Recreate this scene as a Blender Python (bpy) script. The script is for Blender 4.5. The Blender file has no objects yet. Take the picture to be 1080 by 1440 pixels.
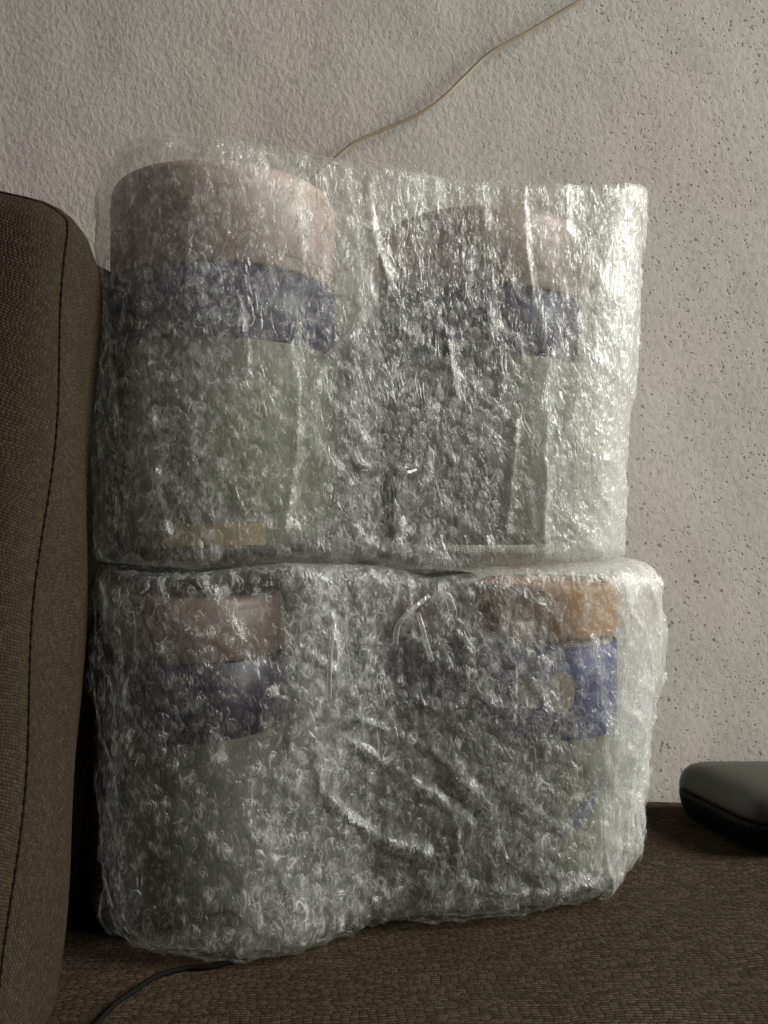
import bpy, bmesh, math, random
import numpy as np
from mathutils import Vector, Matrix
R = math.radians
random.seed(7); rng = np.random.default_rng(7)
S = bpy.context.scene
COL = S.collection

# ---------------------------------------------------------------- camera, world, lamps, exposure
CAM_Z = 0.225
F = 1100.0                       # focal length in pixels of the 1080 x 1440 photograph
cam_d = bpy.data.cameras.new('camera'); cam = bpy.data.objects.new('camera', cam_d); COL.objects.link(cam)
cam.location = (0, 0, CAM_Z); cam.rotation_euler = (R(90), 0, 0)
cam_d.sensor_fit = 'VERTICAL'; cam_d.sensor_height = 36; cam_d.lens = F / 1440 * 36
cam_d.clip_start = 0.02; cam_d.clip_end = 50
S.camera = cam
W = bpy.data.worlds.new('World'); S.world = W; W.use_nodes = True
bg = W.node_tree.nodes['Background']
bg.inputs['Color'].default_value = (1.0, 0.93, 0.85, 1); bg.inputs['Strength'].default_value = 0.040

def lamp(name, loc, target, sx, sy, power, col):
    d = bpy.data.lights.new(name, 'AREA'); d.shape = 'RECTANGLE'; d.size = sx; d.size_y = sy
    d.energy = power; d.color = col
    o = bpy.data.objects.new(name, d); COL.objects.link(o); o.location = loc
    o.rotation_euler = (Vector(target) - Vector(loc)).to_track_quat('-Z', 'Y').to_euler()
    return o
# daylight from a window out of frame to the right, and a small pinkish lamp added behind the camera for glints
lamp('window_light', (2.55, 0.05, 1.45), (0.05, 0.50, 0.26), 1.0, 1.5, 168.0, (0.985, 0.975, 0.915))
lamp('glint_lamp', (-0.25, -1.3, 0.85), (0.0, 0.45, 0.25), 0.13, 0.13, 1.0, (1.0, 0.52, 0.44))
S.view_settings.view_transform = 'Standard'; S.view_settings.look = 'None'
S.view_settings.exposure = 0.0; S.view_settings.gamma = 1.0; S.view_settings.use_curve_mapping = False
try:
    S.cycles.use_denoising = True; S.cycles.denoiser = 'OPENIMAGEDENOISE'
    S.cycles.max_bounces = 10; S.cycles.diffuse_bounces = 3; S.cycles.glossy_bounces = 3
    S.cycles.transmission_bounces = 6; S.cycles.transparent_max_bounces = 40
    S.cycles.caustics_reflective = False; S.cycles.caustics_refractive = False
    S.cycles.sample_clamp_indirect = 3.0
except Exception as e:
    print(e)

# ---------------------------------------------------------------- helpers
def unproj(px, py, y):
    """point at depth y seen at pixel (px, py) of the photograph"""
    return Vector(((px - 540) / F * y, y, CAM_Z - (py - 720) / F * y))

def tag(o, label=None, cat=None, group=None, kind=None):
    if label: o['label'] = label
    if cat: o['category'] = cat
    if group: o['group'] = group
    if kind: o['kind'] = kind
    return o

def empty(name, loc, label, cat, group=None):
    o = bpy.data.objects.new(name, None); COL.objects.link(o); o.location = loc
    o.empty_display_size = 0.02
    return tag(o, label, cat, group)

def link(name, me, mat, parent=None, smooth=True):
    o = bpy.data.objects.new(name, me); COL.objects.link(o)
    if mat is not None and not me.materials: me.materials.append(mat)
    if smooth and len(me.polygons):
        me.polygons.foreach_set('use_smooth', np.ones(len(me.polygons), dtype=bool))
    if parent is not None:
        o.parent = parent
        o.matrix_parent_inverse = Matrix.Translation(-Vector(parent.location))
    return o

def np_mesh(name, verts, quads):
    """fast mesh from arrays; quads (n,4) or tris (n,3)"""
    me = bpy.data.meshes.new(name)
    verts = np.asarray(verts, dtype=np.float32); quads = np.asarray(quads, dtype=np.int32)
    k = quads.shape[1]
    me.vertices.add(len(verts)); me.vertices.foreach_set('co', verts.ravel())
    me.loops.add(quads.size); me.loops.foreach_set('vertex_index', quads.ravel())
    me.polygons.add(len(quads))
    me.polygons.foreach_set('loop_start', np.arange(0, quads.size, k, dtype=np.int32))
    me.polygons.foreach_set('loop_total', np.full(len(quads), k, dtype=np.int32))
    me.update(calc_edges=True); me.validate()
    return me

def tube(pts, r, n=8, name='tube', flat=1.0):
    """tube along a smoothed polyline"""
    P = np.array([list(p) for p in pts], dtype=float)
    t = np.arange(len(P)); tt = np.linspace(0, len(P) - 1, (len(P) - 1) * 10 + 1)
    Q = np.stack([catmull(P[:, k], tt) for k in range(3)], 1)
    T = np.gradient(Q, axis=0); T /= np.linalg.norm(T, axis=1)[:, None]
    ref = np.tile(np.array([0, 1.0, 0]), (len(Q), 1))
    ref[np.abs((T * ref).sum(1)) > 0.92] = (0, 0, 1.0)
    A = np.cross(T, ref); A /= np.linalg.norm(A, axis=1)[:, None]; B = np.cross(T, A)
    a = np.arange(n) / n * 2 * np.pi
    V = Q[:, None, :] + r * (np.cos(a)[None, :, None] * A[:, None, :] + flat * np.sin(a)[None, :, None] * B[:, None, :])
    m = len(Q)
    i, j = np.meshgrid(np.arange(m - 1), np.arange(n), indexing='ij'); j2 = (j + 1) % n
    quads = np.stack([i * n + j, i * n + j2, (i + 1) * n + j2, (i + 1) * n + j], -1).reshape(-1, 4)
    V = V.reshape(-1, 3)
    me = bpy.data.meshes.new(name)
    faces = [tuple(q) for q in quads] + [tuple(range(n - 1, -1, -1)), tuple(range((m - 1) * n, m * n))]
    me.from_pydata([tuple(v) for v in V], [], faces); me.update()
    return me

def catmull(v, t):
    """open Catmull-Rom through v at parameters t"""
    n = len(v); i = np.clip(np.floor(t).astype(int), 0, n - 2); f = t - i
    g = lambda k: v[np.clip(k, 0, n - 1)]
    p0, p1, p2, p3 = g(i - 1), g(i), g(i + 1), g(i + 2)
    return 0.5 * (2 * p1 + (p2 - p0) * f + (2 * p0 - 5 * p1 + 4 * p2 - p3) * f ** 2 + (3 * p1 - p0 - 3 * p2 + p3) * f ** 3)

def closed_curve(pts, n):
    """closed Catmull-Rom curve resampled to n points by arc length (first point kept first)"""
    P = np.array(pts, dtype=float); k = len(P)
    t = np.linspace(0, k, k * 60, endpoint=False)
    Q = []
    for c in range(2):
        v = np.concatenate([P[-2:, c], P[:, c], P[:3, c]])
        Q.append(catmull(v, t + 2))
    Q = np.stack(Q, 1)
    L = np.concatenate([[0], np.cumsum(np.linalg.norm(np.diff(np.vstack([Q, Q[:1]]), axis=0), axis=1))])
    Qc = np.vstack([Q, Q[:1]])
    s = np.linspace(0, L[-1], n, endpoint=False)
    return np.stack([np.interp(s, L, Qc[:, 0]), np.interp(s, L, Qc[:, 1])], 1), L[-1]

def vnoise(x, y, seed):
    """smooth 2-D value noise in -1..1"""
    r = np.random.default_rng(seed); G = r.uniform(-1, 1, (256, 256))
    xi = np.floor(x).astype(int); yi = np.floor(y).astype(int); fx = x - xi; fy = y - yi
    fx = fx * fx * fx * (fx * (fx * 6 - 15) + 10); fy = fy * fy * fy * (fy * (fy * 6 - 15) + 10)
    g = lambda a, b: G[a % 256, b % 256]
    return (g(xi, yi) * (1 - fx) + g(xi + 1, yi) * fx) * (1 - fy) + (g(xi, yi + 1) * (1 - fx) + g(xi + 1, yi + 1) * fx) * fy

def ridge(x, y, seed):
    """sharp-crested noise 0..1"""
    return (1 - np.abs(vnoise(x, y, seed))) ** 4

# ---------------------------------------------------------------- materials
def new_mat(name):
    m = bpy.data.materials.new(name); m.use_nodes = True
    nt = m.node_tree; nt.nodes.clear()
    return m, nt, nt.nodes.new('ShaderNodeOutputMaterial')

class NT:
    """tiny node-tree writer"""
    def __init__(s, nt): s.nt = nt
    def n(s, kind, _props=None, **inp):
        nd = s.nt.nodes.new('ShaderNode' + kind)
        for k, v in (_props or {}).items(): setattr(nd, k, v)
        for k, v in inp.items():
            k2 = k.replace('_', ' ')
            sock = nd.inputs[k2] if k2 in nd.inputs else nd.inputs[int(k[1:])]
            if hasattr(v, 'is_output'): s.nt.links.new(v, sock)
            else: sock.default_value = v
        return nd
    def ramp(s, fac, stops):
        nd = s.nt.nodes.new('ShaderNodeValToRGB'); s.nt.links.new(fac, nd.inputs[0])
        e = nd.color_ramp.elements
        while len(e) < len(stops): e.new(0.5)
        for el, (p, c) in zip(e, stops):
            el.position = p; el.color = c if len(c) == 4 else (*c, 1)
        return nd.outputs[0]
    def math(s, op, a, b=0.0, clamp=False):
        nd = s.nt.nodes.new('ShaderNodeMath'); nd.operation = op; nd.use_clamp = clamp
        for k, v in enumerate((a, b)):
            if hasattr(v, 'is_output'): s.nt.links.new(v, nd.inputs[k])
            else: nd.inputs[k].default_value = v
        return nd.outputs[0]
    def mix(s, fac, a, b, blend='MIX'):
        nd = s.nt.nodes.new('ShaderNodeMix'); nd.data_type = 'RGBA'; nd.blend_type = blend
        for k, v in ((0, fac), (6, a), (7, b)):
            if hasattr(v, 'is_output'): s.nt.links.new(v, nd.inputs[k])
            elif k: nd.inputs[k].default_value = (*v, 1) if len(v) == 3 else v
            else: nd.inputs[k].default_value = v
        return nd.outputs[2]

def simple(name, col, rough=0.5, var=0.12, scale=60, bump=0.0, spec=0.5):
    m, nt, out = new_mat(name); t = NT(nt)
    tc = t.n('TexCoord').outputs['Object']
    nz = t.n('TexNoise', Vector=tc, Scale=scale, Detail=4.0)
    lo = tuple(c * (1 - var) for c in col); hi = tuple(min(1, c * (1 + var)) for c in col)
    c = t.ramp(nz.outputs['Fac'], [(0.3, lo), (0.7, hi)])
    b = t.n('BsdfPrincipled', Base_Color=c, Roughness=rough)
    b.inputs['Specular IOR Level'].default_value = spec
    if bump:
        bm = t.n('Bump', Strength=bump, Distance=0.001, Height=nz.outputs['Fac'])
        nt.links.new(bm.outputs[0], b.inputs['Normal'])
    nt.links.new(b.outputs[0], out.inputs[0])
    return m

def film_mat(name, base=0.05, haze=0.05, bscale=170, bstr=0.5, rough=(0.10, 0.30), crease=0.0, fleck=0.0, edge=0.38):
    """thin clear polythene: see-through, glossy, a little milky, finely crumpled"""
    m, nt, out = new_mat(name); t = NT(nt)
    tc = t.n('TexCoord').outputs['Object']
    mp = t.n('Mapping', Vector=tc); mp.inputs['Scale'].default_value = (1, 1, 0.45)
    n1 = t.n('TexNoise', Vector=mp.outputs[0], Scale=bscale, Detail=2.0, Roughness=0.5, Distortion=1.2)
    r1 = t.math('ABSOLUTE', t.math('SUBTRACT', n1.outputs['Fac'], 0.5))
    n2 = t.n('TexNoise', Vector=mp.outputs[0], Scale=bscale * 3.1, Detail=1.0, Distortion=0.6)
    h = t.math('ADD', t.math('MULTIPLY', t.math('MINIMUM', r1, 0.12), 5.0), t.math('MULTIPLY', n2.outputs['Fac'], 0.35))
    bp = t.n('Bump', Strength=bstr, Distance=0.0016, Height=h)
    nrm = bp.outputs[0]
    fa = t.n('LayerWeight', Blend=0.5, Normal=nrm).outputs['Facing']
    f3 = t.math('POWER', fa, 3.0)
    fac = t.math('ADD', t.math('MULTIPLY', f3, edge), base, True)
    tr = t.n('BsdfTransparent', Color=(0.985, 0.987, 0.982, 1))
    g1 = t.n('BsdfGlossy', Color=(1, 1, 1, 1), Roughness=rough[0], Normal=nrm)
    g2 = t.n('BsdfGlossy', Color=(1, 1, 1, 1), Roughness=rough[1], Normal=nrm)
    g = t.n('MixShader', _0=0.5, _1=g1.outputs[0], _2=g2.outputs[0])
    s = t.n('MixShader', _0=fac, _1=tr.outputs[0], _2=g.outputs[0])
    d = t.n('BsdfDiffuse', Color=(0.86, 0.86, 0.83, 1), Normal=nrm)
    tl = t.n('BsdfTranslucent', Color=(0.86, 0.86, 0.83, 1), Normal=nrm)
    hz = t.n('MixShader', _0=0.45, _1=d.outputs[0], _2=tl.outputs[0])
    hf = t.math('MULTIPLY', t.math('ADD', t.math('MULTIPLY', r1, -1.2), 1.1, True), haze)
    if fleck:    # fine white stress lines, short and curved, mostly upright
        nf = t.n('TexNoise', Vector=mp.outputs[0], Scale=bscale * 1.0, Detail=1.0, Distortion=0.8)
        ln = t.math('SUBTRACT', 1.0, t.math('MULTIPLY', t.math('ABSOLUTE', t.math('SUBTRACT', nf.outputs['Fac'], 0.5)), 26.0), True)
        mk = t.n('TexNoise', Vector=tc, Scale=130.0, Detail=1.0)
        mk = t.math('MULTIPLY', t.math('SUBTRACT', mk.outputs['Fac'], 0.47), 7.0, True)
        hf = t.math('ADD', hf, t.math('MULTIPLY', t.math('MULTIPLY', ln, mk), fleck), True)
    if crease:   # plastic turns white where it has been sharply creased
        hf = t.math('ADD', hf, t.math('MULTIPLY', t.n('Attribute', {'attribute_name': 'crease'}).outputs['Fac'], crease), True)
    fin = t.n('MixShader', _0=hf, _1=s.outputs[0], _2=hz.outputs[0])
    nt.links.new(fin.outputs[0], out.inputs[0])
    return m

def weave_mat(name, dark, light, pw, ph, slant=0.0, bump=0.6, gap=0.3, rib=0.34):
    """coarse woven upholstery: rows of short yarn floats, in metres of the UV map"""
    m, nt, out = new_mat(name); t = NT(nt)
    uv = t.n('UVMap').outputs[0]
    wob = t.n('TexNoise', Vector=uv, Scale=22.0, Detail=2.5)
    off = t.n('VectorMath', {'operation': 'MULTIPLY_ADD'}, _0=wob.outputs['Color'], _1=(0.012, 0.010, 0), _2=uv).outputs[0]
    mp = t.n('Mapping', Vector=off); mp.inputs['Rotation'].default_value = (0, 0, slant)
    sc = t.n('VectorMath', {'operation': 'MULTIPLY'}, _0=mp.outputs[0], _1=(1 / pw, 1 / ph, 1)).outputs[0]
    xyz = t.n('SeparateXYZ', Vector=sc)
    # every row of floats is shifted against the next
    row = t.math('FLOOR', xyz.outputs[1])
    shift = t.math('FRACT', t.math('MULTIPLY', t.math('SINE', t.math('MULTIPLY', row, 12.9898)), 437.58))
    xx = t.math('ADD', xyz.outputs[0], shift)
    arch = t.math('ABSOLUTE', t.math('SINE', t.math('MULTIPLY', xx, math.pi)))
    ribs = t.math('ABSOLUTE', t.math('SINE', t.math('MULTIPLY', xyz.outputs[1], math.pi)))
    yarn = t.math('MULTIPLY', t.math('POWER', arch, gap), t.math('POWER', ribs, 0.6))
    cell = t.n('TexWhiteNoise', {'noise_dimensions': '2D'}, Vector=t.n('CombineXYZ', X=t.math('FLOOR', xx), Y=row).outputs[0])
    fib = t.n('TexNoise', Vector=mp.outputs[0], Scale=620.0, Detail=4.0, Roughness=0.7)
    fleck = t.n('TexNoise', Vector=sc, Scale=0.55, Detail=3.0, Roughness=0.65)
    big = t.n('TexNoise', Vector=uv, Scale=14.0, Detail=3.0)
    v = t.math('ADD', t.math('MULTIPLY', cell.outputs['Value'], 0.22), t.math('MULTIPLY', fib.outputs['Fac'], 0.35))
    v = t.math('ADD', v, t.math('ADD', t.math('MULTIPLY', fleck.outputs['Fac'], 0.40), 0.075))
    v = t.math('ADD', v, t.math('MULTIPLY', t.math('SUBTRACT', yarn, 0.6), rib))
    mid = tuple((a * 0.68 + b * 0.32) for a, b in zip(dark, light))
    c = t.ramp(v, [(0.28, dark), (0.55, mid), (0.86, light)])
    c = t.mix(t.ramp(big.outputs['Fac'], [(0.3, (0, 0, 0)), (0.7, (0.35, 0.35, 0.35))]), c, tuple(x * 0.8 for x in mid))
    hgt = t.math('ADD', yarn, t.math('MULTIPLY', fib.outputs['Fac'], 0.6))
    bp = t.n('Bump', Strength=bump, Distance=0.0012, Height=hgt)
    b = t.n('BsdfPrincipled', Base_Color=c, Roughness=0.88, Normal=bp.outputs[0])
    b.inputs['Specular IOR Level'].default_value = 0.03
    nt.links.new(b.outputs[0], out.inputs[0])
    return m

def plaster_mat():
    m, nt, out = new_mat('rough_plaster'); t = NT(nt)
    tc = t.n('TexCoord').outputs['Object']
    # relief of dabbed plaster, drawn a little along one diagonal
    mp = t.n('Mapping', Vector=tc); mp.inputs['Rotation'].default_value = (0, R(28), 0); mp.inputs['Scale'].default_value = (1, 1, 0.70)
    n1 = t.n('TexNoise', Vector=mp.outputs[0], Scale=240.0, Detail=4.0, Roughness=0.6, Distortion=0.3)
    n2 = t.n('TexNoise', Vector=tc, Scale=55.0, Detail=2.0)
    n3 = t.n('TexNoise', Vector=tc, Scale=460.0, Detail=2.0)
    patch = t.n('TexNoise', Vector=tc, Scale=7.0, Detail=2.0)
    h = t.math('ADD', t.math('MULTIPLY', n1.outputs['Fac'], 1.0), t.math('MULTIPLY', n2.outputs['Fac'], 0.5))
    h = t.math('ADD', h, t.math('MULTIPLY', n3.outputs['Fac'], 0.25))
    # pinholes: small pits gathered in patches, more of them towards the right end of the wall
    wp = t.n('TexNoise', Vector=tc, Scale=190.0, Detail=2.0)
    wv = t.n('VectorMath', {'operation': 'MULTIPLY_ADD'}, _0=wp.outputs['Color'], _1=(0.006, 0.006, 0.006), _2=tc).outputs[0]
    vo = t.n('TexVoronoi', {'feature': 'F1'}, Vector=wv, Scale=300.0, Randomness=1.0)
    cellr = t.n('SeparateColor', Color=vo.outputs['Color'])
    rad = t.math('ADD', t.math('MULTIPLY', t.math('POWER', cellr.outputs[1], 2.0), 0.36), 0.16)
    pit = t.math('MULTIPLY', t.math('SUBTRACT', rad, vo.outputs['Distance']), 9.0, True)
    sel = t.ramp(cellr.outputs[0], [(0.74, (1, 1, 1)), (0.80, (0, 0, 0))])
    sx = t.n('SeparateXYZ', Vector=tc)
    grad = t.ramp(t.math('ADD', sx.outputs[0], t.math('MULTIPLY', t.math('SUBTRACT', patch.outputs['Fac'], 0.5), 0.45)),
                  [(0.04, (0.05, 0.05, 0.05)), (0.24, (1, 1, 1))])
    pits = t.math('MULTIPLY', t.math('MULTIPLY', pit, sel), grad)
    blot = t.n('TexNoise', Vector=tc, Scale=9.0, Detail=3.0)
    col = t.ramp(blot.outputs['Fac'], [(0.36, (0.600, 0.585, 0.525)), (0.64, (0.630, 0.582, 0.535))])
    fine = t.ramp(n1.outputs['Fac'], [(0.30, (0.82, 0.82, 0.82)), (0.55, (1, 1, 1))])
    col = t.mix(1.0, col, fine, 'MULTIPLY')
    col = t.mix(t.math('MULTIPLY', pits, 0.62), col, (0.11, 0.095, 0.075))
    h = t.math('MULTIPLY', h, t.math('SUBTRACT', 1.0, t.math('MULTIPLY', grad, 0.55)))
    h = t.math('SUBTRACT', h, t.math('MULTIPLY', pits, 0.8))
    bp = t.n('Bump', Strength=0.30, Distance=0.0020, Height=h)
    b = t.n('BsdfPrincipled', Base_Color=col, Roughness=0.9, Normal=bp.outputs[0])
    b.inputs['Specular IOR Level'].default_value = 0.1
    nt.links.new(b.outputs[0], out.inputs[0])
    return m

M_FILM = film_mat('bubble_film', base=0.014, haze=0.064, bscale=120, bstr=0.40, rough=(0.16, 0.42), fleck=0.46, edge=0.25)
M_FILM_OUT = film_mat('bubble_film_outer', base=0.018, haze=0.064, bscale=105, bstr=0.5, rough=(0.14, 0.40), fleck=0.52, edge=0.28)
M_BUBBLE = film_mat('bubble_skin', base=0.016, haze=0.018, bscale=150, bstr=0.5, rough=(0.13, 0.38), crease=0.50, fleck=0.30, edge=0.24)
M_FILM_END = film_mat('bubble_film_end_lightened', base=0.026, haze=0.19, bscale=115, bstr=0.6, rough=(0.13, 0.36), fleck=0.6, edge=0.34)  # doubled wrap end, haze raised to paint the window-lit side brighter
M_STRIP = film_mat('folded_strip', base=0.10, haze=0.30, bscale=200, bstr=0.3, rough=(0.08, 0.25))
M_SEAT = weave_mat('brown_weave', (0.014, 0.0095, 0.0056), (0.100, 0.074, 0.049), 0.0044, 0.0017, R(-4), 0.6, 0.2, 0.30)
M_CUSH = weave_mat('brown_weave_fine', (0.018, 0.0128, 0.0080), (0.062, 0.0475, 0.0325), 0.0019, 0.0014, R(58), 0.4, 0.55, 0.22)
M_CUSHF = weave_mat('brown_weave_face', (0.018, 0.0128, 0.0080), (0.062, 0.0475, 0.0325), 0.0019, 0.0014, R(12), 0.4, 0.55, 0.22)
M_THREAD = simple('dark_thread', (0.009, 0.006, 0.004), 0.95, spec=0.03)
M_PLASTER = plaster_mat()
M_CABLE = simple('aged_cable', (0.34, 0.295, 0.19), 0.5)
M_CORD = simple('black_rubber', (0.004, 0.004, 0.004), 0.8, spec=0.08)
M_LID_CASE = simple('olive_grey_shell', (0.036, 0.0345, 0.026), 0.42, 0.05, 300, 0.03)
M_BASE_CASE = simple('black_shell', (0.004, 0.0045, 0.006), 0.5, 0.05, spec=0.15)
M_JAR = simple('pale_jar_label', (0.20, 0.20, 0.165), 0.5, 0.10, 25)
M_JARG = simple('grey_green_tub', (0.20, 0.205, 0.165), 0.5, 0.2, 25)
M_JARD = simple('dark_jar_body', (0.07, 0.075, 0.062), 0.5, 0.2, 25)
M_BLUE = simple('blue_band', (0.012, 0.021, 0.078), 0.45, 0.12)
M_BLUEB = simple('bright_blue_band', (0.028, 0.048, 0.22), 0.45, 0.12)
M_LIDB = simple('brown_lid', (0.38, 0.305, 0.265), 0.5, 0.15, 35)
M_LID_SHADE = simple('shaded_brown_lid', (0.125, 0.092, 0.075), 0.5, 0.15, 35)  # lid brown darkened, shade on the lower left jar put into the colour
M_BLUE_SHADE = simple('shaded_blue_band', (0.005, 0.006, 0.025), 0.45, 0.12)  # band blue darkened, the lower left jar's shade painted in
M_LIDO = simple('orange_brown_lid', (0.46, 0.255, 0.11), 0.5, 0.25, 30)
M_GREEN = simple('green_print', (0.125, 0.15, 0.075), 0.5, 0.25, 30)
M_YEL = simple('yellow_strip', (0.38, 0.29, 0.13), 0.5, 0.12)
M_CREAM = simple('cream_print', (0.46, 0.41, 0.30), 0.5, 0.1)
M_STROKE = simple('blue_stroke', (0.07, 0.09, 0.20), 0.5, 0.1)

# ---------------------------------------------------------------- wall
WALL_Y = 0.618
def grid_mesh(name, fn, us, vs):
    U, V = np.meshgrid(us, vs, indexing='ij'); P = fn(U, V)
    n, m = U.shape
    i, j = np.meshgrid(np.arange(n - 1), np.arange(m - 1), indexing='ij')
    q = np.stack([i * m + j, (i + 1) * m + j, (i + 1) * m + j + 1, i * m + j + 1], -1).reshape(-1, 4)
    me = np_mesh(name, P.reshape(-1, 3), q)
    uvl = me.uv_layers.new(name='UVMap')
    uvs = np.stack([U, V], -1).reshape(-1, 2)[q.ravel()]
    uvl.data.foreach_set('uv', uvs.astype(np.float32).ravel())
    return me
def wall_fn(U, V):
    d = 0.0012 * vnoise(U * 6, V * 6, 1) + 0.0004 * vnoise(U * 30, V * 22, 2)
    return np.stack([U, WALL_Y + 0.004 - np.abs(d), V], -1)
wall = link('wall', grid_mesh('wall', wall_fn, np.linspace(-1.2, 1.4, 260), np.linspace(-0.35, 1.6, 200)), M_PLASTER)
tag(wall, 'rough pale plaster wall behind the sofa, speckled with small dark pits', kind='structure')

# ---------------------------------------------------------------- sofa seat
def seat_z(x, y):
    x = np.asarray(x, float); y = np.asarray(y, float)
    z = 0.004 * vnoise(x * 6 + 3, y * 6 + 1, 11) + 0.0015 * vnoise(x * 17, y * 17, 12)
    # the cushion dips under the parcel and swells in front of it on the right
    z = z - 0.006 * np.exp(-(((x + 0.05) / 0.16) ** 2 + ((y - 0.46) / 0.1) ** 2))
    z = z + 0.004 * np.exp(-(((x - 0.16) / 0.10) ** 2 + ((y - 0.42) / 0.05) ** 2))
    return z
def seat_fn(U, V):
    z = seat_z(U, V)
    edge = np.clip((V - (WALL_Y - 0.035)) / 0.03, 0, 1); z = z - 0.006 * edge ** 2
    fr = np.clip((-0.12 - V) / 0.06, 0, 1.0); z = z - 0.10 * fr ** 2
    return np.stack([U, V, z], -1)
sofa = empty('sofa', (0.1, 0.25, -0.1), 'brown woven sofa whose seat carries the wrapped bundles and the black case', 'sofa')
link('seat', grid_mesh('seat', seat_fn, np.linspace(-0.75, 1.1, 250), np.linspace(-0.19, WALL_Y - 0.001, 160)), M_SEAT, sofa)
bm = bmesh.new(); bmesh.ops.create_cube(bm, size=1)
bmesh.ops.bevel(bm, geom=bm.edges[:], offset=0.02, segments=3, affect='EDGES')
for v in bm.verts: v.co = Vector((0.175 + v.co.x * 1.80, 0.23 + v.co.y * 0.72, -0.20 + v.co.z * 0.22))
me = bpy.data.meshes.new('sofa_base'); bm.to_mesh(me); bm.free(); me.uv_layers.new(name='UVMap')
link('base', me, M_SEAT, sofa)

bm = bmesh.new(); bmesh.ops.create_cube(bm, size=1)
bmesh.ops.subdivide_edges(bm, edges=bm.edges[:], cuts=6, use_grid_fill=True)
for v in bm.verts:
    p = v.co.copy(); e = max(abs(p.x), abs(p.y), abs(p.z))
    q = p.normalized() * 0.5; k = 0.16
    p = p * (1 - k) + q * k * 1.35
    v.co = Vector((-0.47 + p.x * 0.63, 0.515 + p.y * 0.19, 0.19 + p.z * 0.36))
me = bpy.data.meshes.new('sofa_arm'); bm.to_mesh(me); bm.free(); l = me.uv_layers.new(name='UVMap')
for lp in me.loops:
    c = me.vertices[lp.vertex_index].co; l.data[lp.index].uv = (c.x + c.y, c.z)
link('arm', me, M_CUSH, sofa)

# ---------------------------------------------------------------- leaning back cushion on the left
CUSH_LOC = Vector((-0.303, 0.332, 0.0)); CUSH_TILT = R(-11.5)
HX, HY, HZ = 0.158, 0.038, 0.208; CR = 0.024
def cushion():
    root = empty('sofa_cushion', CUSH_LOC, 'brown woven cushion with a stitched seam standing at the left of the wrapped bundles', 'cushion')
    rot = Matrix.Translation(CUSH_LOC + Vector((0, 0, HZ - 0.036))) @ Matrix.Rotation(CUSH_TILT, 4, 'X') @ Matrix.Rotation(R(12), 4, 'Z')
    def place(p, nrm_face):
        a, b, c = p
        r = CR
        inner = Vector((max(-(HX - r), min(HX - r, a)), max(-(HY - r), min(HY - r, b)), max(-(HZ - r), min(HZ - r, c))))
        d = Vector(p) - inner
        if d.length > 1e-9: d = d.normalized() * r
        q = inner + d
        # stuffed front and rounded top
        k = (1 - (a / HX) ** 2) * (1 - (c / HZ) ** 2)
        if q.y < 0: q.y -= 0.014 * max(k, 0)
        else: q.y += 0.016 * max(1 - (c / HZ) ** 2, 0)
        kz = (1 - (a / HX) ** 2)
        if c > 0: q.z += 0.012 * kz * (c / HZ)
        if a > 0: q.x += (0.001 + 0.0065 * math.exp(-((c + 0.085) / 0.10) ** 2)) * (a / HX) * (0.5 + 0.5 * b / HY)
        w = 0.0014 * math.sin(c * 41 + b * 55) * math.sin(a * 37 + 2)
        return q + Vector((w, w, 0))
    N = 44
    def face(axis, sign):
        verts, uvs = [], []
        h = (HX, HY, HZ)
        u_ax, v_ax = [(1, 2), (0, 2), (0, 1)][axis]
        nu = N if u_ax != 1 else 16; nv = N if v_ax != 1 else 16
        for i in range(nu + 1):
            for j in range(nv + 1):
                p = [0, 0, 0]; p[axis] = sign * h[axis]
                p[u_ax] = (2 * i / nu - 1) * h[u_ax]; p[v_ax] = (2 * j / nv - 1) * h[v_ax]
                verts.append(place(p, axis)); uvs.append((p[u_ax] + axis * 0.9, p[v_ax] + sign * 0.3))
        faces = []
        flip = (sign > 0) ^ (axis == 1)
        for i in range(nu):
            for j in range(nv):
                q = [i * (nv + 1) + j, (i + 1) * (nv + 1) + j, (i + 1) * (nv + 1) + j + 1, i * (nv + 1) + j + 1]
                faces.append(q if flip else q[::-1])
        return verts, uvs, faces
    def build(name, sides, mat):
        V, U, Fc = [], [], []
        for ax, sg in sides:
            v, u, f = face(ax, sg); o = len(V); V += v; U += u; Fc += [[k + o for k in q] for q in f]
        me = bpy.data.meshes.new(name); me.from_pydata([rot @ v for v in V], [], Fc); me.update()
        l = me.uv_layers.new(name='UVMap')
        for lp in me.loops: l.data[lp.index].uv = U[lp.vertex_index]
        b = bmesh.new(); b.from_mesh(me); bmesh.ops.remove_doubles(b, verts=b.verts, dist=1e-5); b.to_mesh(me); b.free()
        return link(name, me, mat, root)
    build('front_panel', [(1, -1)], M_CUSHF)
    build('side_panel', [(0, 1), (0, -1), (2, 1), (2, -1), (1, 1)], M_CUSH)
    # the seam where front and side meet: a sunk dark line with short stitches
    path = []
    for k in range(41):
        c = (-1 + 2 * k / 40) * HZ
        path.append(rot @ place((HX, -HY, c), 0))
    for k in range(1, 25):
        a = HX - 2 * HX * k / 24
        path.append(rot @ place((a, -HY, HZ), 0))
    link('seam', tube(path, 0.0005, 6, 'seam'), M_THREAD, root)
    st = []
    bmx = bmesh.new()
    for k in range(1, len(path) - 1):
        for f in (0.1, 0.6):
            p = path[k].lerp(path[k + 1], f); d = (path[k + 1] - path[k]).normalized()
            q = Matrix.Translation(p) @ d.to_track_quat('Z', 'Y').to_matrix().to_4x4() @ Matrix.Diagonal((0.0008, 0.0008, 0.0015, 1))
            bmesh.ops.create_uvsphere(bmx, u_segments=6, v_segments=4, radius=1.0, matrix=q)
    me = bpy.data.meshes.new('stitching'); bmx.to_mesh(me); bmx.free()
    tag(link('stitching', me, M_THREAD, root), kind='stuff')
cushion()

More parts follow.
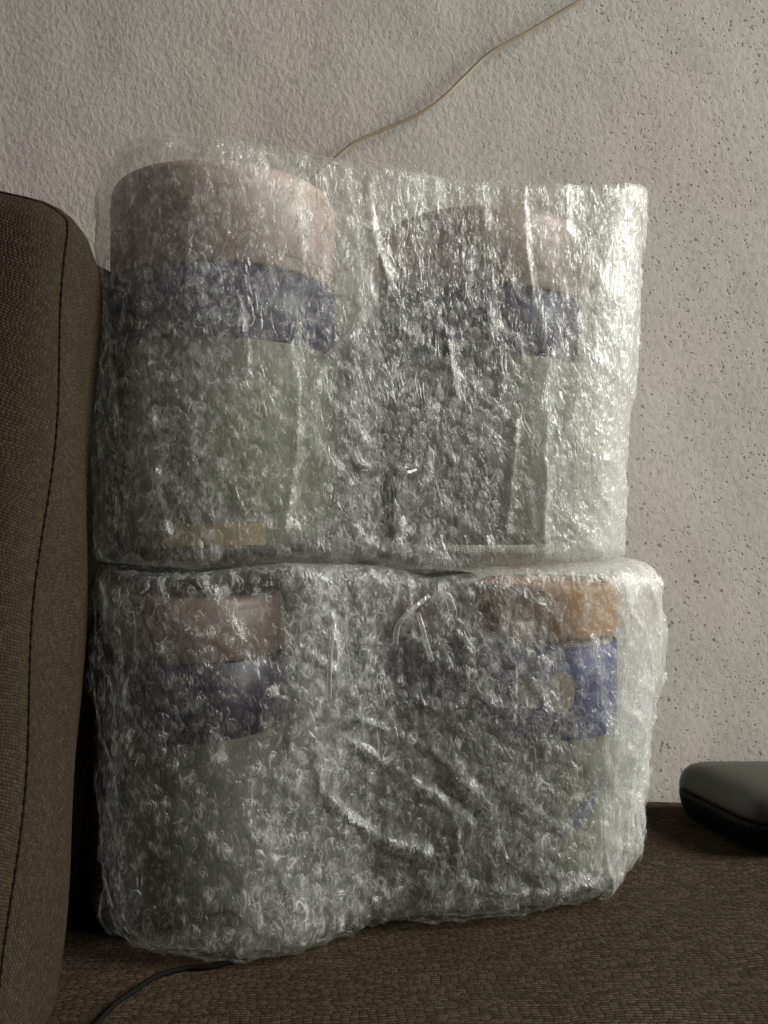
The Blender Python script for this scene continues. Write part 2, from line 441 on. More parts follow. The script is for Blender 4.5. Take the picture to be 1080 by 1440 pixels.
# ---------------------------------------------------------------- jars inside the bundles
def lathe(profile, n=64, a0=0.0, a1=2 * math.pi, name='lathe'):
    full = abs(a1 - a0 - 2 * math.pi) < 1e-6
    k = n if full else n + 1
    A = a0 + (a1 - a0) * np.arange(k) / n
    P = np.array(profile, float)
    V = np.stack([P[:, None, 0] * np.cos(A)[None], P[:, None, 0] * np.sin(A)[None], np.repeat(P[:, 1:2], k, 1)], -1)
    m = len(P)
    i, j = np.meshgrid(np.arange(m - 1), np.arange(k if full else k - 1), indexing='ij'); j2 = (j + 1) % k
    q = np.stack([i * k + j, i * k + j2, (i + 1) * k + j2, (i + 1) * k + j], -1).reshape(-1, 4)
    return np_mesh(name, V.reshape(-1, 3), q)

def jar(cx, cy, z0, h, r, lidh, band, lid_m, body_m, label, stripe=None, picture=None, emblem=None, stroke=None, group=None, blue=None):
    root = empty('jar', (cx, cy, z0), label, 'jar', group)
    T = Matrix.Translation((cx, cy, z0))
    def put(name, me, m, z=0.0):
        me.transform(Matrix.Translation((cx, cy, z0 + z))); return link(name, me, m, root)
    zl = h - lidh
    put('body', lathe([(0.0, 0), (r * .9, 0), (r * .97, .003), (r, .008), (r, zl - .008), (r * .96, zl - .002), (r * .9, zl), (r * .9, zl + .002)]), body_m)
    lid = put('lid', lathe([(r * .9, zl), (r * 1.0, zl + .0012), (r * 1.015, zl + .003), (r * 1.015, h - .006), (r * .99, h - .002), (r * .93, h), (r * .90, h - .002), (0, h - .003)]), lid_m)
    kn = lathe([(r * 1.017, 0), (r * 1.024, .001), (r * 1.024, lidh * .62), (r * 1.017, lidh * .64)], name='grip_ring')
    kn.transform(Matrix.Translation((cx, cy, z0 + zl + lidh * .15)))
    g = link('grip_ring', kn, lid_m, lid)
    b0, b1 = band
    put('label_band', lathe([(r + .0002, b0), (r + .0010, b0 + .0005), (r + .0010, b1 - .0005), (r + .0002, b1)]), blue or M_BLUE)
    def patch(name, a0, a1, za, zb, m, off, n=18, shape=None):
        A = np.linspace(a0, a1, n + 1); cols = []
        V = []
        for i, a in enumerate(A):
            f = i / n
            lo, hi = shape(f) if shape else (0, 1)
            for zz in (za + (zb - za) * lo, za + (zb - za) * hi):
                V.append(((r + off) * math.cos(a), (r + off) * math.sin(a), zz))
        q = [(2 * i, 2 * i + 2, 2 * i + 3, 2 * i + 1) for i in range(n)]
        return put(name, np_mesh(name, V, q), m)
    if picture:
        a0, a1, za, zb = picture; patch('picture_print', R(a0), R(a1), za, zb, M_GREEN, .0006,
              shape=lambda f: (0.12 * abs(2 * f - 1) ** 2, 1 - 0.10 * abs(math.sin(f * 7)) - .5 * abs(2 * f - 1) ** 5))
    if stripe:
        a0, a1, za, zb = stripe; patch('bottom_strip', R(a0), R(a1), za, zb, M_YEL, .0009)
    if emblem:
        for a0, a1, za, zb in emblem:
            patch('emblem', R(a0), R(a1), za, zb, M_CREAM, .0016,
                  shape=lambda f: (0.5 - 0.5 * math.sqrt(max(0, 1 - (2 * f - 1) ** 2)) , 0.5 + 0.5 * math.sqrt(max(0, 1 - (2 * f - 1) ** 2))))
    if stroke:
        a0, a1, za, zb, w = stroke
        patch('stroke_print', R(a0), R(a1), za, zb, M_STROKE, .0012,
              shape=lambda f: (f * (1 - w) * f, f * f * (1 - w) + w * (0.4 + 0.6 * math.sin(f * math.pi))))
    return root

GU, GL = 'jars in the upper bundle', 'jars in the lower bundle'
UZ = 0.205
jar(-0.099, 0.490, UZ, 0.213, 0.067, 0.058, (0.115, 0.155), M_LIDB, M_JARG,
    'wide tub with pinkish brown lid and dark blue band, left one in the upper bundle', group=GU,
    stripe=(252, 300, 0.002, 0.014), picture=(270, 330, 0.02, 0.10))
jar(0.064, 0.534, UZ, 0.206, 0.066, 0.051, (0.115, 0.155), M_LIDB, M_JAR,
    'wide tub with pinkish brown lid and faded blue band, right one in the upper bundle', group=GU)
LZ = 0.010
jar(-0.109, 0.457, LZ, 0.170, 0.049, 0.036, (0.094, 0.135), M_LID_SHADE, M_JARD,
    'dark jar with brown lid and blue band both darkened for shade, left in the lower bundle', group=GL, blue=M_BLUE_SHADE)
jar(0.103, 0.500, LZ, 0.172, 0.043, 0.033, (0.082, 0.136), M_LIDO, M_JAR,
    'jar with orange brown lid, bright blue band and green picture in the lower bundle', group=GL,
    picture=(215, 300, 0.004, 0.074), emblem=[(236, 257, 0.100, 0.119), (259, 281, 0.098, 0.122)], stroke=(262, 305, 0.024, 0.062, 0.28), blue=M_BLUEB)
jar(0.018, 0.545, LZ, 0.172, 0.048, 0.034, (0.090, 0.135), M_LIDB, M_JAR,
    'shaded jar set back between the outer jars of the lower bundle', group=GL)

# ---------------------------------------------------------------- bubble wrap
def crushed_bubbles(nvar, rings=7, seg=16):
    """unit air bubbles (radius 1, height about 0.5), each squashed and creased its own way"""
    out = []
    a = np.arange(seg) / seg * 2 * np.pi
    for k in range(nvar):
        r = np.random.default_rng(100 + k)
        rho = np.concatenate([[0.0], np.linspace(0.28, 1.0, rings) ** 0.85])
        X = [np.array([0.0])] + [q * np.cos(a) for q in rho[1:]]; Y = [np.array([0.0])] + [q * np.sin(a) for q in rho[1:]]
        X = np.concatenate(X); Y = np.concatenate(Y); D = np.hypot(X, Y)
        H = r.uniform(0.38, 0.62)
        p = r.uniform(2.2, 3.6)
        Z = H * np.clip(1 - D ** p, 0, 1) ** 0.95
        tilt = r.uniform(-0.28, 0.28, 2); Z *= 1 + tilt[0] * X + tilt[1] * Y
        C = np.zeros_like(X)
        for c in range(r.integers(2, 5)):               # creases, mostly running up and down the wrap
            th = r.normal(0, 0.55); o = r.uniform(-0.75, 0.75); al = -X * np.sin(th) + Y * np.cos(th)
            d = X * np.cos(th) + Y * np.sin(th) - o - r.uniform(-0.45, 0.45) * al ** 2 - 0.10 * np.sin(3 * al + r.uniform(0, 6))
            Z *= 1 - r.uniform(0.25, 0.70) * np.exp(-np.abs(d) / r.uniform(0.10, 0.24))
            C = np.maximum(C, r.uniform(0.2, 1.0) ** 1.5 * np.exp(-(d / 0.10) ** 2) * np.exp(-((al - r.uniform(-0.5, 0.5)) / r.uniform(0.35, 0.8)) ** 2))
        th = r.uniform(0, 2 * np.pi)                    # a piece of the rim shows white too
        C = np.maximum(C, 0.28 * np.clip(np.cos(np.arctan2(Y, X) - th), 0, 1) ** 2 * np.exp(-((D - 0.92) / 0.08) ** 2))
        if r.random() < 0.35:                           # half-emptied bubble
            th = r.uniform(0, 2 * np.pi); d = X * np.cos(th) + Y * np.sin(th)
            Z *= 1 - 0.65 / (1 + np.exp(-6 * (d - r.uniform(-0.2, 0.4))))
        Z[-seg:] = -0.02
        w = 1 + 0.10 * np.sin(2 * np.arctan2(Y, X) + r.uniform(0, 6)) + 0.05 * np.sin(5 * np.arctan2(Y, X) + r.uniform(0, 6))
        V = np.stack([X * w, Y * w, Z], 1)
        tri = [(0, 1 + j, 1 + (j + 1) % seg) for j in range(seg)]
        for i in range(rings - 1):
            for j in range(seg):
                p0 = 1 + i * seg + j; p1 = 1 + i * seg + (j + 1) % seg; p2 = p1 + seg; p3 = p0 + seg
                tri += [(p0, p3, p2), (p0, p2, p1)]
        out.append((V, np.array(tri), C))
    return out
NVAR = 28
VARS = crushed_bubbles(NVAR)
BUB_ME = []
for V, Tt, Cr in VARS:
    me = np_mesh('bubble', V, Tt); me.attributes.new('crease', 'FLOAT', 'POINT').data.foreach_set('value', Cr.astype(np.float32)); me.materials.append(M_BUBBLE)
    me.polygons.foreach_set('use_smooth', np.ones(len(me.polygons), dtype=bool)); BUB_ME.append(me)

def project(P):
    return 540 + F * P[..., 0] / P[..., 1], 720 - F * (P[..., 2] - CAM_Z) / P[..., 1]

def seg_dist(px, py, line):
    best = np.full(px.shape, 1e9); side = np.zeros(px.shape)
    for (x0, y0), (x1, y1) in zip(line[:-1], line[1:]):
        dx, dy = x1 - x0, y1 - y0; L2 = dx * dx + dy * dy
        t = np.clip(((px - x0) * dx + (py - y0) * dy) / L2, 0, 1)
        d = np.hypot(px - x0 - t * dx, py - y0 - t * dy)
        best = np.minimum(best, d)
    return best

class Bundle:
    """a closed wrap: footprint low down and high up, rounded shoulders, folded ends"""
    def __init__(s, low, high, zb, ztop, rb, rt, folds, seed, crumple):
        s.low, _ = closed_curve(low, 720); s.high, s.L = closed_curve(high, 720)
        s.zb, s.ztop, s.rb, s.rt, s.folds, s.seed, s.crumple = zb, ztop, rb, rt, folds, seed, crumple
    def base(s, S_, T_):
        """point for arc fraction S_ and height fraction T_ (0..1); outward offset comes later"""
        idx = S_ * 720
        def at(c):
            i = np.floor(idx).astype(int); f = (idx - i)[..., None]
            return c[i % 720] * (1 - f) + c[(i + 1) % 720] * f
        k = np.clip(T_, 0, 1)[..., None]; k = k * k * (3 - 2 * k)
        xy = at(s.low) * (1 - k) + at(s.high) * k
        zt = s.ztop(xy[..., 0]); zb = s.zb(xy[..., 0], xy[..., 1])
        z = zb + (zt - zb) * T_
        rt = s.rt(xy[..., 0]); rb = s.rb(xy[..., 0])
        ht = np.clip((zt - z) / rt, 0, 1); hb = np.clip((z - zb) / rb, 0, 1)
        ins = rt * (1 - np.sqrt(1 - (1 - ht) ** 2 + 1e-9)) * 0.85 + rb * (1 - np.sqrt(1 - (1 - hb) ** 2 + 1e-9)) * 0.85
        return np.concatenate([xy, z[..., None]], -1), ins
    def surface(s, s0, s1, t0, t1, off, seed, ns, nt, edge=None):
        U = np.linspace(s0, s1, ns); T = np.linspace(t0, t1, nt)
        S_, T_ = np.meshgrid(U, T, indexing='ij')
        if edge is not None: S_, T_ = edge(S_, T_)
        P, ins = s.base(S_, T_)
        e = 1e-3
        Pa, _ = s.base(S_ + e, np.full_like(T_, .5)); Pb, _ = s.base(S_ - e, np.full_like(T_, .5))
        tg = (Pa - Pb)[..., :2]; tg /= np.linalg.norm(tg, axis=-1)[..., None] + 1e-12
        N = np.stack([tg[..., 1], -tg[..., 0], np.zeros_like(S_)], -1)
        a = S_ * s.L; b = P[..., 2]
        c = s.crumple
        d = off + 0.0030 * c * vnoise(a * 34, b * 22, seed) + 0.0014 * c * vnoise(a * 80, b * 60, seed + 1)
        d += 0.0030 * c * (ridge(a * 26 + 1.3 * vnoise(a * 9, b * 9, seed + 5), b * 9 + 1.0 * vnoise(a * 11, b * 14, seed + 6), seed + 2) - 0.25)
        d += 0.0022 * c * (ridge(a * 48, b * 40 + a * 30, seed + 3) - 0.2)
        q = P + N * (d - ins)[..., None]
        px, py = project(q)
        front = N[..., 1] < 0.25
        for line, w, h in s.folds:
            dd = seg_dist(px, py, line)
            hm = h * (0.25 + 0.9 * np.abs(vnoise(a * 70, b * 70, s.seed + int(w)))) ; wm = w * (0.55 + 0.25 * vnoise(a * 50, b * 50, s.seed + 3))
            q = q + N * (np.where(front, hm * np.exp(-(dd / wm) ** 1.2), 0))[..., None]
        q[..., 1] = np.minimum(q[..., 1], WALL_Y - 0.002)
        return q, S_, T_
    def normals(s, q):
        du = np.gradient(q, axis=0); dv = np.gradient(q, axis=1)
        n = np.cross(du, dv); n /= np.linalg.norm(n, axis=-1)[..., None] + 1e-12
        return n, du / (np.linalg.norm(du, axis=-1)[..., None] + 1e-12)

def sheet_mesh(q, name):
    n, m = q.shape[:2]
    i, j = np.meshgrid(np.arange(n - 1), np.arange(m - 1), indexing='ij')
    qd = np.stack([i * m + j, (i + 1) * m + j, (i + 1) * m + j + 1, i * m + j + 1], -1).reshape(-1, 4)
    return np_mesh(name, q.reshape(-1, 3), qd)

def cap_mesh(ring, dz, name, seed, flip):
    """gathered end of the wrap closing one ring of points"""
    c = ring.mean(0); n = len(ring); rows = []
    ks = np.linspace(0, 1, 14)
    for k in ks:
        r = ring * (1 - k) + c * k
        w = 0.0035 * np.sin(np.arange(n) / n * 2 * np.pi * 23 + k * 5) * k * (1 - k) * 3 + 0.004 * vnoise(np.arange(n) * 0.06, np.full(n, k * 6), seed)
        r = r.copy(); r[:, 2] = r[:, 2] * 1.0 + dz * (1 - (1 - k) ** 3) + w * min(1, k * 4)
        rows.append(r)
    q = np.array(rows); m = n
    i, j = np.meshgrid(np.arange(len(ks) - 1), np.arange(n - 1), indexing='ij')
    qd = np.stack([i * m + j, i * m + j + 1, (i + 1) * m + j + 1, (i + 1) * m + j], -1).reshape(-1, 4)
    if flip: qd = qd[:, ::-1]
    return np_mesh(name, q.reshape(-1, 3), qd)

def scatter(B, q, S_, T_, ang, pitch, rad, rnd, keep):
    """bubble frames on a hexagonal lattice turned by ang over one sheet"""
    nrm, tu = B.normals(q)
    ns, nt = S_.shape
    s0, s1, t0, t1 = S_[0, 0], S_[-1, 0], T_[0, 0], T_[0, -1]
    H = float(np.mean(B.ztop(np.array([0.0]))) - 0.0) ; hz = (q[ns // 2, -1, 2] - q[ns // 2, 0, 2])
    A = (S_.max() - S_.min()) * B.L; Bz = max(hz, 0.02)
    D = np.hypot(A, Bz) * 0.75; k = int(D / pitch) + 2
    I, J = np.meshgrid(np.arange(-k, k + 1), np.arange(-k, k + 1), indexing='ij')
    X = (I + 0.5 * (J % 2)) * pitch; Y = J * pitch * 0.866
    x = X * np.cos(ang) - Y * np.sin(ang) + A / 2; y = X * np.sin(ang) + Y * np.cos(ang) + Bz / 2
    x = x.ravel() + rnd.normal(0, 0.0007, x.size); y = y.ravel() + rnd.normal(0, 0.0007, y.size)
    ok = (x > 0.001) & (x < A - 0.001) & (y > 0.001) & (y < Bz - 0.001); x = x[ok]; y = y[ok]
    fi = x / A * (ns - 1.001); fj = y / Bz * (nt - 1.001)
    i = fi.astype(int); j = fj.astype(int); f = (fi - i)[:, None]; g = (fj - j)[:, None]
    bl = lambda a: (a[i, j] * (1 - f) + a[i + 1, j] * f) * (1 - g) + (a[i, j + 1] * (1 - f) + a[i + 1, j + 1] * f) * g
    P = bl(q); N = bl(nrm); T = bl(tu)
    N /= np.linalg.norm(N, axis=1)[:, None]
    T = T - N * (T * N).sum(1)[:, None]; T /= np.linalg.norm(T, axis=1)[:, None]; Bn = np.cross(N, T)
    phi = rnd.normal(0, 0.4, len(P)) + np.pi * rnd.integers(0, 2, len(P)); c, sn = np.cos(phi)[:, None], np.sin(phi)[:, None]
    E1 = T * c + Bn * sn; E2 = -T * sn + Bn * c
    r = rad * rnd.uniform(0.86, 1.14, len(P))
    hh = r * rnd.uniform(0.28, 0.80, len(P))
    sel = keep(P, N) & (rnd.random(len(P)) > 0.05)
    return dict(P=P[sel], E1=E1[sel], E2=E2[sel], N=N[sel], r=r[sel], h=hh[sel], v=rnd.integers(0, NVAR, sel.sum()))

def build_wrap(name, label, B, layers, root_z, group):
    root = empty(name, (0.0, 0.5, root_z), label, 'bubble wrap', group)
    outs = []
    for L in layers:
        q, S_, T_ = B.surface(L['s0'], L['s1'], L['t0'], L['t1'], L['off'], L['seed'], L['ns'], L['nt'], L.get('edge'))
        o = link('film_sheet', sheet_mesh(q, 'film_sheet'), L.get('mat', M_FILM), root)
        if L.get('cap'):
            link('folded_end', cap_mesh(q[:, -1], L['cap'][1], 'folded_end', L['seed'] + 9, False), M_FILM, root)
            link('folded_end', cap_mesh(q[:, 0], L['cap'][0], 'folded_end', L['seed'] + 10, True), M_FILM, root)
        if L.get('pitch'):
            rnd = np.random.default_rng(L['seed'])
            outs.append((L, scatter(B, q, S_, T_, L['ang'], L['pitch'], L['rad'], rnd, lambda P, N: (N[:, 1] < 0.45))))
    # the 300 bubbles that show largest are parts, the rest one mass
    cnt = 0
    Lo, d = outs[-1]
    for k in ('P',): pass
    allb = {k: np.concatenate([x[1][k] for x in outs]) for k in ('P', 'E1', 'E2', 'N', 'r', 'h', 'v')}
    outer = np.concatenate([np.full(len(x[1]['P']), float(i)) for i, x in enumerate(outs)])
    view = -(allb['N'] * (allb['P'] - np.array([0, 0, CAM_Z]))).sum(1) / np.linalg.norm(allb['P'] - np.array([0, 0, CAM_Z]), axis=1)
    size = allb['r'] ** 2 * np.clip(view, 0, 1) / allb['P'][:, 1] ** 2 + (outer >= 2) * 1.0 * (view > 0.3)
    order = np.argsort(-size)
    top = order[:300]; rest = order[300:]
    inv = Matrix.Translation(-Vector(root.location))
    for b in top:
        o = bpy.data.objects.new('bubble', BUB_ME[allb['v'][b]])
        e1, e2, n = allb['E1'][b] * allb['r'][b], allb['E2'][b] * allb['r'][b], allb['N'][b] * allb['h'][b]
        p = allb['P'][b]
        o.matrix_basis = Matrix(((e1[0], e2[0], n[0], p[0]), (e1[1], e2[1], n[1], p[1]), (e1[2], e2[2], n[2], p[2]), (0, 0, 0, 1)))
        o.parent = root; o.matrix_parent_inverse = inv
        COL.objects.link(o)
    Vs, Fs, Cs, o0 = [], [], [], 0
    for vv in range(NVAR):
        ids = rest[allb['v'][rest] == vv]
        if not len(ids): continue
        V, Tt, Cr = VARS[vv]; Cs.append(np.tile(Cr, len(ids)))
        W_ = (allb['P'][ids][:, None] + V[None, :, 0:1] * (allb['E1'][ids] * allb['r'][ids][:, None])[:, None]
              + V[None, :, 1:2] * (allb['E2'][ids] * allb['r'][ids][:, None])[:, None]
              + V[None, :, 2:3] * (allb['N'][ids] * allb['h'][ids][:, None])[:, None])
        Fs.append((Tt[None] + (np.arange(len(ids)) * len(V))[:, None, None] + o0).reshape(-1, 3)); Vs.append(W_.reshape(-1, 3)); o0 += len(ids) * len(V)
    bme = np_mesh('bubble_layer', np.concatenate(Vs), np.concatenate(Fs))
    bme.attributes.new('crease', 'FLOAT', 'POINT').data.foreach_set('value', np.concatenate(Cs).astype(np.float32))
    o = link('bubble_layer', bme, M_BUBBLE, root)
    tag(o, kind='stuff')
    print(name, 'bubbles', len(size))
    return root

def cst(v): return lambda *a: np.full(np.shape(a[0]), v)

def ribbons(root, B, lines, yoff):
    for pts, r in lines:
        P = []
        for k, (px, py) in enumerate(pts):
            x = (px - 540) / F * 0.42; i = np.argmin(np.where(B.high[:, 1] < 0.52, np.abs(B.high[:, 0] - x), 9))
            y = B.high[i, 1] - yoff - 0.004 * math.sin(math.pi * k / (len(pts) - 1))
            P.append(unproj(px, py, y))
        link('loose_strip', tube(P, r, 8, 'loose_strip', 0.25), M_STRIP, root)

def contact(x):     # the sagging line where the two bundles meet
    return np.interp(x, [-0.16, -0.10, -0.05, 0.0, 0.025, 0.07, 0.15], [0.197, 0.194, 0.199, 0.196, 0.189, 0.193, 0.195])

# upper bundle ------------------------------------------------
up_low = [(0.0, 0.600), (-0.09, 0.570), (-0.155, 0.525), (-0.167, 0.474), (-0.150, 0.424), (-0.104, 0.408), (-0.05, 0.418), (0.0, 0.432),
          (0.05, 0.445), (0.094, 0.456), (0.128, 0.472), (0.142, 0.512), (0.142, 0.560), (0.11, 0.592), (0.06, 0.602)]
up_high = [(0.0, 0.602), (-0.09, 0.572), (-0.155, 0.525), (-0.167, 0.474), (-0.151, 0.427), (-0.104, 0.411), (-0.05, 0.420), (0.0, 0.434),
           (0.05, 0.447), (0.096, 0.456), (0.136, 0.466), (0.147, 0.490), (0.146, 0.560), (0.11, 0.594), (0.06, 0.604)]
def up_top(x):
    return np.interp(x, [-0.17, -0.13, -0.07, 0.0, 0.07, 0.12, 0.17], [0.420, 0.425, 0.420, 0.415, 0.412, 0.415, 0.427]) + 0.0012 * vnoise(x * 60, x * 0, 77)
UPF = [([(205, 470), (214, 560), (222, 690), (240, 760), (264, 798)], 7, 0.0040),
       ([(405, 480), (420, 560), (415, 650), (400, 745)], 8, 0.0045),
       ([(516, 262), (524, 330), (544, 405)], 8, 0.0040),
       ([(735, 262), (738, 350), (748, 425)], 7, 0.0038),
       ([(628, 470), (640, 560)], 8, 0.0035),
       ([(725, 590), (712, 745)], 9, 0.0035),
       ([(768, 500), (764, 760)], 8, 0.0035),
       ([(450, 410), (500, 412), (510, 440), (486, 480), (455, 500)], 7, 0.0045),
       ([(330, 690), (350, 735), (395, 748), (420, 744)], 5, 0.0030),
       ([(480, 620), (505, 655), (560, 662), (585, 655)], 6, 0.0035),
       ([(140, 800), (260, 805), (400, 792), (520, 797), (600, 815), (720, 803)], 10, -0.0035)]
UP = Bundle(up_low, up_high, lambda x, y: contact(x) + 0.001, up_top, cst(0.008), lambda x: np.interp(x, [-0.15, -0.08, 0.12], [0.020, 0.010, 0.005]), UPF, 500, 0.65)

# where along the wrap a front point lies
def s_of(B, x):
    c = B.high; f = np.arange(720) / 720
    fr = [i for i in range(720) if 0.25 < f[i] < 0.80 and c[i, 1] < 0.52]
    return f[min(fr, key=lambda i: abs(c[i, 0] - x))]

def wavy_edge(amp, seed, a, b):
    """makes the two cut ends of a partial sheet wander"""
    def fn(S_, T_):
        k = (S_ - S_[0, 0]) / (S_[-1, 0] - S_[0, 0])
        w0 = amp * vnoise(T_ * 5, T_ * 0, seed) + a * (T_ - 0.5); w1 = amp * vnoise(T_ * 5, T_ * 0 + 9, seed) + b * (T_ - 0.5)
        return S_ + w0 * (1 - k) + w1 * k, T_
    return fn

up_layers = [
    dict(s0=0, s1=1, t0=0.0, t1=1.0, off=0.0015, seed=21, ns=420, nt=130, ang=R(8), pitch=0.0086, rad=0.0041, cap=(0.001, -0.008)),
    dict(s0=s_of(UP, -0.150), s1=0.93, t0=0.0, t1=1.0, off=0.0060, seed=31, ns=380, nt=130, ang=R(-17), pitch=0.0086, rad=0.0040),
    dict(s0=s_of(UP, -0.124), s1=0.86, t0=0.01, t1=1.0, off=0.0100, seed=41, ns=300, nt=130, ang=R(24), pitch=0.0084, rad=0.0040,
         edge=wavy_edge(0.006, 5, -0.02, 0), mat=M_FILM_OUT),
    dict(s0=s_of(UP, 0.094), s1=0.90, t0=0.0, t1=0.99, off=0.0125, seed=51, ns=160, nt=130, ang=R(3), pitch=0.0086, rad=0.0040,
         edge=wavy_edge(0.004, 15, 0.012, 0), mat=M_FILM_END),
]
UPR = build_wrap('bubble_wrap', 'upper clear bubble wrap bundle of jars, stacked on the lower bundle', UP, up_layers, 0.1965, 'bubble wrapped bundles')

# lower bundle ------------------------------------------------
lo_low = [(0.0, 0.588), (-0.11, 0.575), (-0.156, 0.520), (-0.161, 0.456), (-0.133, 0.404), (-0.095, 0.389), (-0.055, 0.399), (-0.012, 0.432),
          (0.040, 0.436), (0.085, 0.444), (0.122, 0.460), (0.146, 0.495), (0.165, 0.545), (0.14, 0.585), (0.07, 0.592)]
lo_high = [(0.0, 0.590), (-0.11, 0.578), (-0.160, 0.520), (-0.167, 0.458), (-0.140, 0.408), (-0.098, 0.394), (-0.052, 0.402), (-0.008, 0.426),
           (0.045, 0.438), (0.095, 0.446), (0.138, 0.458), (0.164, 0.495), (0.167, 0.545), (0.14, 0.588), (0.07, 0.594)]
def lo_zb(x, y):
    s = seat_z(np.clip(x, -0.3, 0.3), y)
    return s + 0.0015 + np.interp(x, [0.11, 0.15, 0.18], [0.0, 0.004, 0.008])
LOF = [([(466, 870), (470, 965)], 9, 0.0045),
       ([(560, 890), (575, 858), (610, 838), (640, 850)], 6, 0.0060),
       ([(590, 880), (600, 930)], 5, 0.0050),
       ([(440, 1040), (450, 1110), (490, 1150), (545, 1185), (600, 1198)], 11, 0.0065),
       ([(480, 1035), (560, 1085), (640, 1140)], 6, 0.0035),
       ([(500, 1010), (600, 1050), (660, 1110)], 7, 0.0035),
       ([(500, 1285), (560, 1250), (640, 1240), (740, 1262), (860, 1236)], 9, 0.0045),
       ([(195, 880), (193, 1030)], 3, 0.0016),
       ([(830, 900), (845, 1000), (850, 1090)], 8, 0.0035),
       ([(610, 1100), (670, 1150)], 9, -0.004),
       ([(390, 820), (400, 900), (380, 1000)], 8, 0.003)]
LO = Bundle(lo_low, lo_high, lo_zb, lambda x: contact(x) - 0.0005, cst(0.014), lambda x: np.interp(x, [-0.1, 0.1, 0.16], [0.009, 0.010, 0.022]), LOF, 700, 1.15)
lo_layers = [
    dict(s0=0, s1=1, t0=0.0, t1=1.0, off=0.0010, seed=61, ns=420, nt=120, ang=R(-9), pitch=0.0086, rad=0.0041, cap=(0.002, 0.0)),
    dict(s0=0.14, s1=0.93, t0=0.0, t1=1.0, off=0.0055, seed=71, ns=380, nt=120, ang=R(21), pitch=0.0092, rad=0.0040),
    dict(s0=s_of(LO, -0.060), s1=0.88, t0=0.0, t1=1.0, off=0.0095, seed=81, ns=300, nt=120, ang=R(35), pitch=0.0084, rad=0.0040,
         edge=wavy_edge(0.012, 8, 0.02, 0), mat=M_FILM_OUT),
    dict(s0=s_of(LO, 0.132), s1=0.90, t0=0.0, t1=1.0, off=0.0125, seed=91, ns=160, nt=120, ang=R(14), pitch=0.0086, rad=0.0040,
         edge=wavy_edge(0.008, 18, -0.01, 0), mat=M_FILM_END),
]
LOR = build_wrap('bubble_wrap', 'lower wider and more crumpled bubble wrap bundle lying on the sofa seat', LO, lo_layers, 0.003, 'bubble wrapped bundles')

ribbons(UPR, UP, [([(452, 412), (480, 415), (503, 411), (512, 425), (500, 445), (488, 470), (458, 500)], 0.0010),
                  ([(560, 655), (572, 664), (586, 660)], 0.0009), ([(500, 628), (508, 648), (520, 655)], 0.0010)], 0.021)
ribbons(LOR, LO, [([(556, 905), (560, 880), (578, 858), (604, 838)], 0.0014), ([(588, 862), (594, 882), (600, 905), (608, 930)], 0.0011),
                  ([(608, 846), (618, 838), (630, 840), (636, 858)], 0.0022), ([(463, 985), (464, 930), (470, 875)], 0.0012)], 0.021)

# ---------------------------------------------------------------- cable on the wall
pts = [unproj(px, py, WALL_Y - 0.004) for px, py in ((395, 292), (428, 262), (460, 233), (497, 202), (540, 182), (590, 160), (622, 138), (655, 106), (690, 74), (740, 46), (790, 16), (850, -22), (960, -110), (1080, -180))]
cb = link('wall_cable', tube(pts, 0.0014, 10, 'wall_cable'), M_CABLE)
tag(cb, 'thin yellowish beige cable running slantwise up the plaster wall', 'cable')

# ---------------------------------------------------------------- black cord on the seat
cp = []
for px, py, d in ((345, 1345, .40), (300, 1356, .388), (262, 1360, .385), (222, 1376, .377), (188, 1402, .364), (155, 1436, .350), (110, 1500, .325), (60, 1600, .29)):
    p = unproj(px, py, d); p.z = float(seat_z(p.x, p.y)) + 0.0016; cp.append(p)
cd = link('black_cord', tube(cp, 0.0013, 10, 'black_cord'), M_CORD)
tag(cd, 'thin black cord curving out from under the lower bundle onto the brown seat', 'cord')

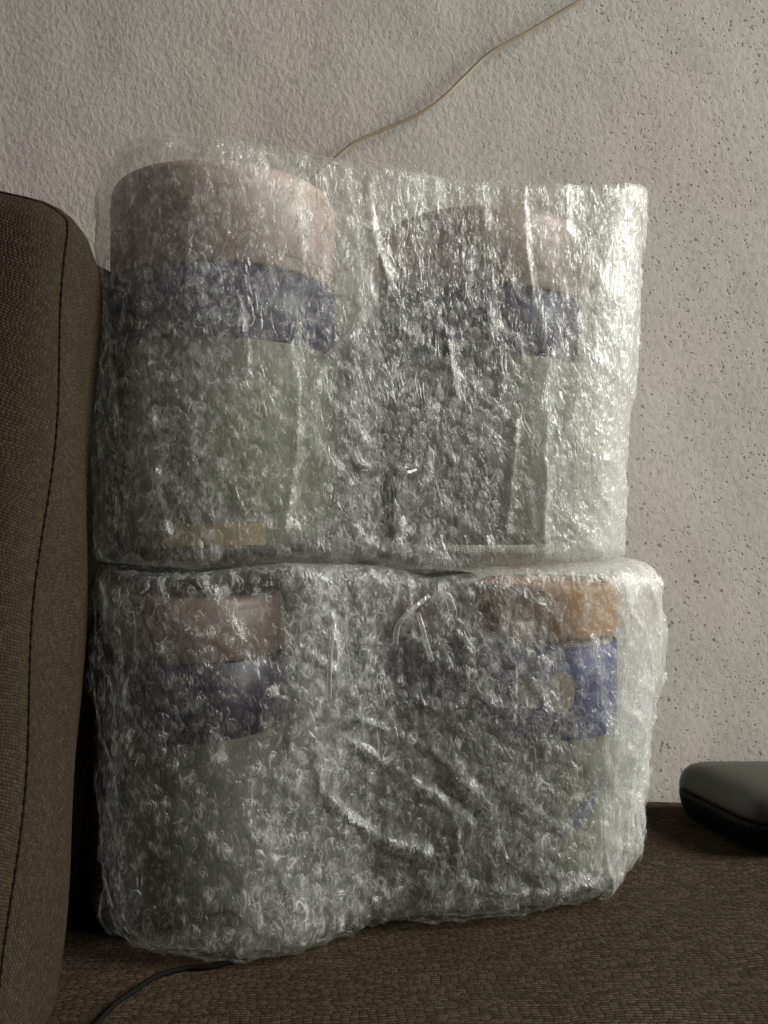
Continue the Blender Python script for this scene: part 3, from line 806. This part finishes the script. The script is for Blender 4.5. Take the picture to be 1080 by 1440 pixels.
# ---------------------------------------------------------------- hard case on the right
def case():
    cx, cy, hx, hy = 0.305, 0.5625, 0.0885, 0.046
    z0 = float(seat_z(0.26, 0.56)) - 0.001
    root = empty('eyeglass_case', (cx, cy, z0), 'rounded hard case with olive grey lid and black bottom on the seat beside the wall', 'case')
    n = 96
    plan = [(0.000, 0.022), (0.024, -0.052), (0.175, -0.052), (0.199, 0.022), (0.190, 0.036), (0.009, 0.036)]
    def rounded(poly, r, k=15):
        out, m = [], len(poly)
        for i in range(m):
            p, a, b = Vector(poly[i]), Vector(poly[i - 1]), Vector(poly[(i + 1) % m])
            u, w = (a - p).normalized(), (b - p).normalized()
            d = min(r, (a - p).length * .48, (b - p).length * .48)
            for t in np.linspace(0, 1, k + 1):
                out.append((p + u * d) * (1 - t) ** 2 + p * 2 * t * (1 - t) + (p + w * d) * t ** 2)
        return out
    loop = rounded(plan, 0.024); n = len(loop)
    mid = Vector((0.0995, -0.010))
    def ring(inset, z):
        k1, k2 = 1 - inset / 0.0995, 1 - inset / 0.044
        return [(0.2175 + mid.x + (p.x - mid.x) * k1, 0.5580 + mid.y + (p.y - mid.y) * k2, z0 + z) for p in loop]
    def stack(prof, name, mat, closed=True):
        V, Fc = [], []
        for ins, z in prof: V += ring(ins, z)
        m = len(prof)
        for i in range(m - 1):
            for j in range(n):
                j2 = (j + 1) % n
                Fc.append((i * n + j, i * n + j2, (i + 1) * n + j2, (i + 1) * n + j))
        Fc.append(tuple(range(n - 1, -1, -1))); Fc.append(tuple(range((m - 1) * n, m * n)))
        me = bpy.data.meshes.new(name); me.from_pydata(V, [], Fc); me.update()
        return link(name, me, mat, root)
    stack([(.016, 0), (.008, .001), (.0035, .004), (.001, .010), (0, .016), (0, .0205), (.0012, .0212)], 'bottom_shell', M_BASE_CASE)
    stack([(.0012, .0218), (.0001, .0224), (0, .025), (.0008, .029), (.0025, .0335), (.0055, .0372), (.010, .0398), (.016, .0415), (.024, .0425), (.036, .0430)], 'lid', M_LID_CASE)
    stack([(.002, .0208), (.002, .0222)], 'hinge_gap', M_BASE_CASE)
case()
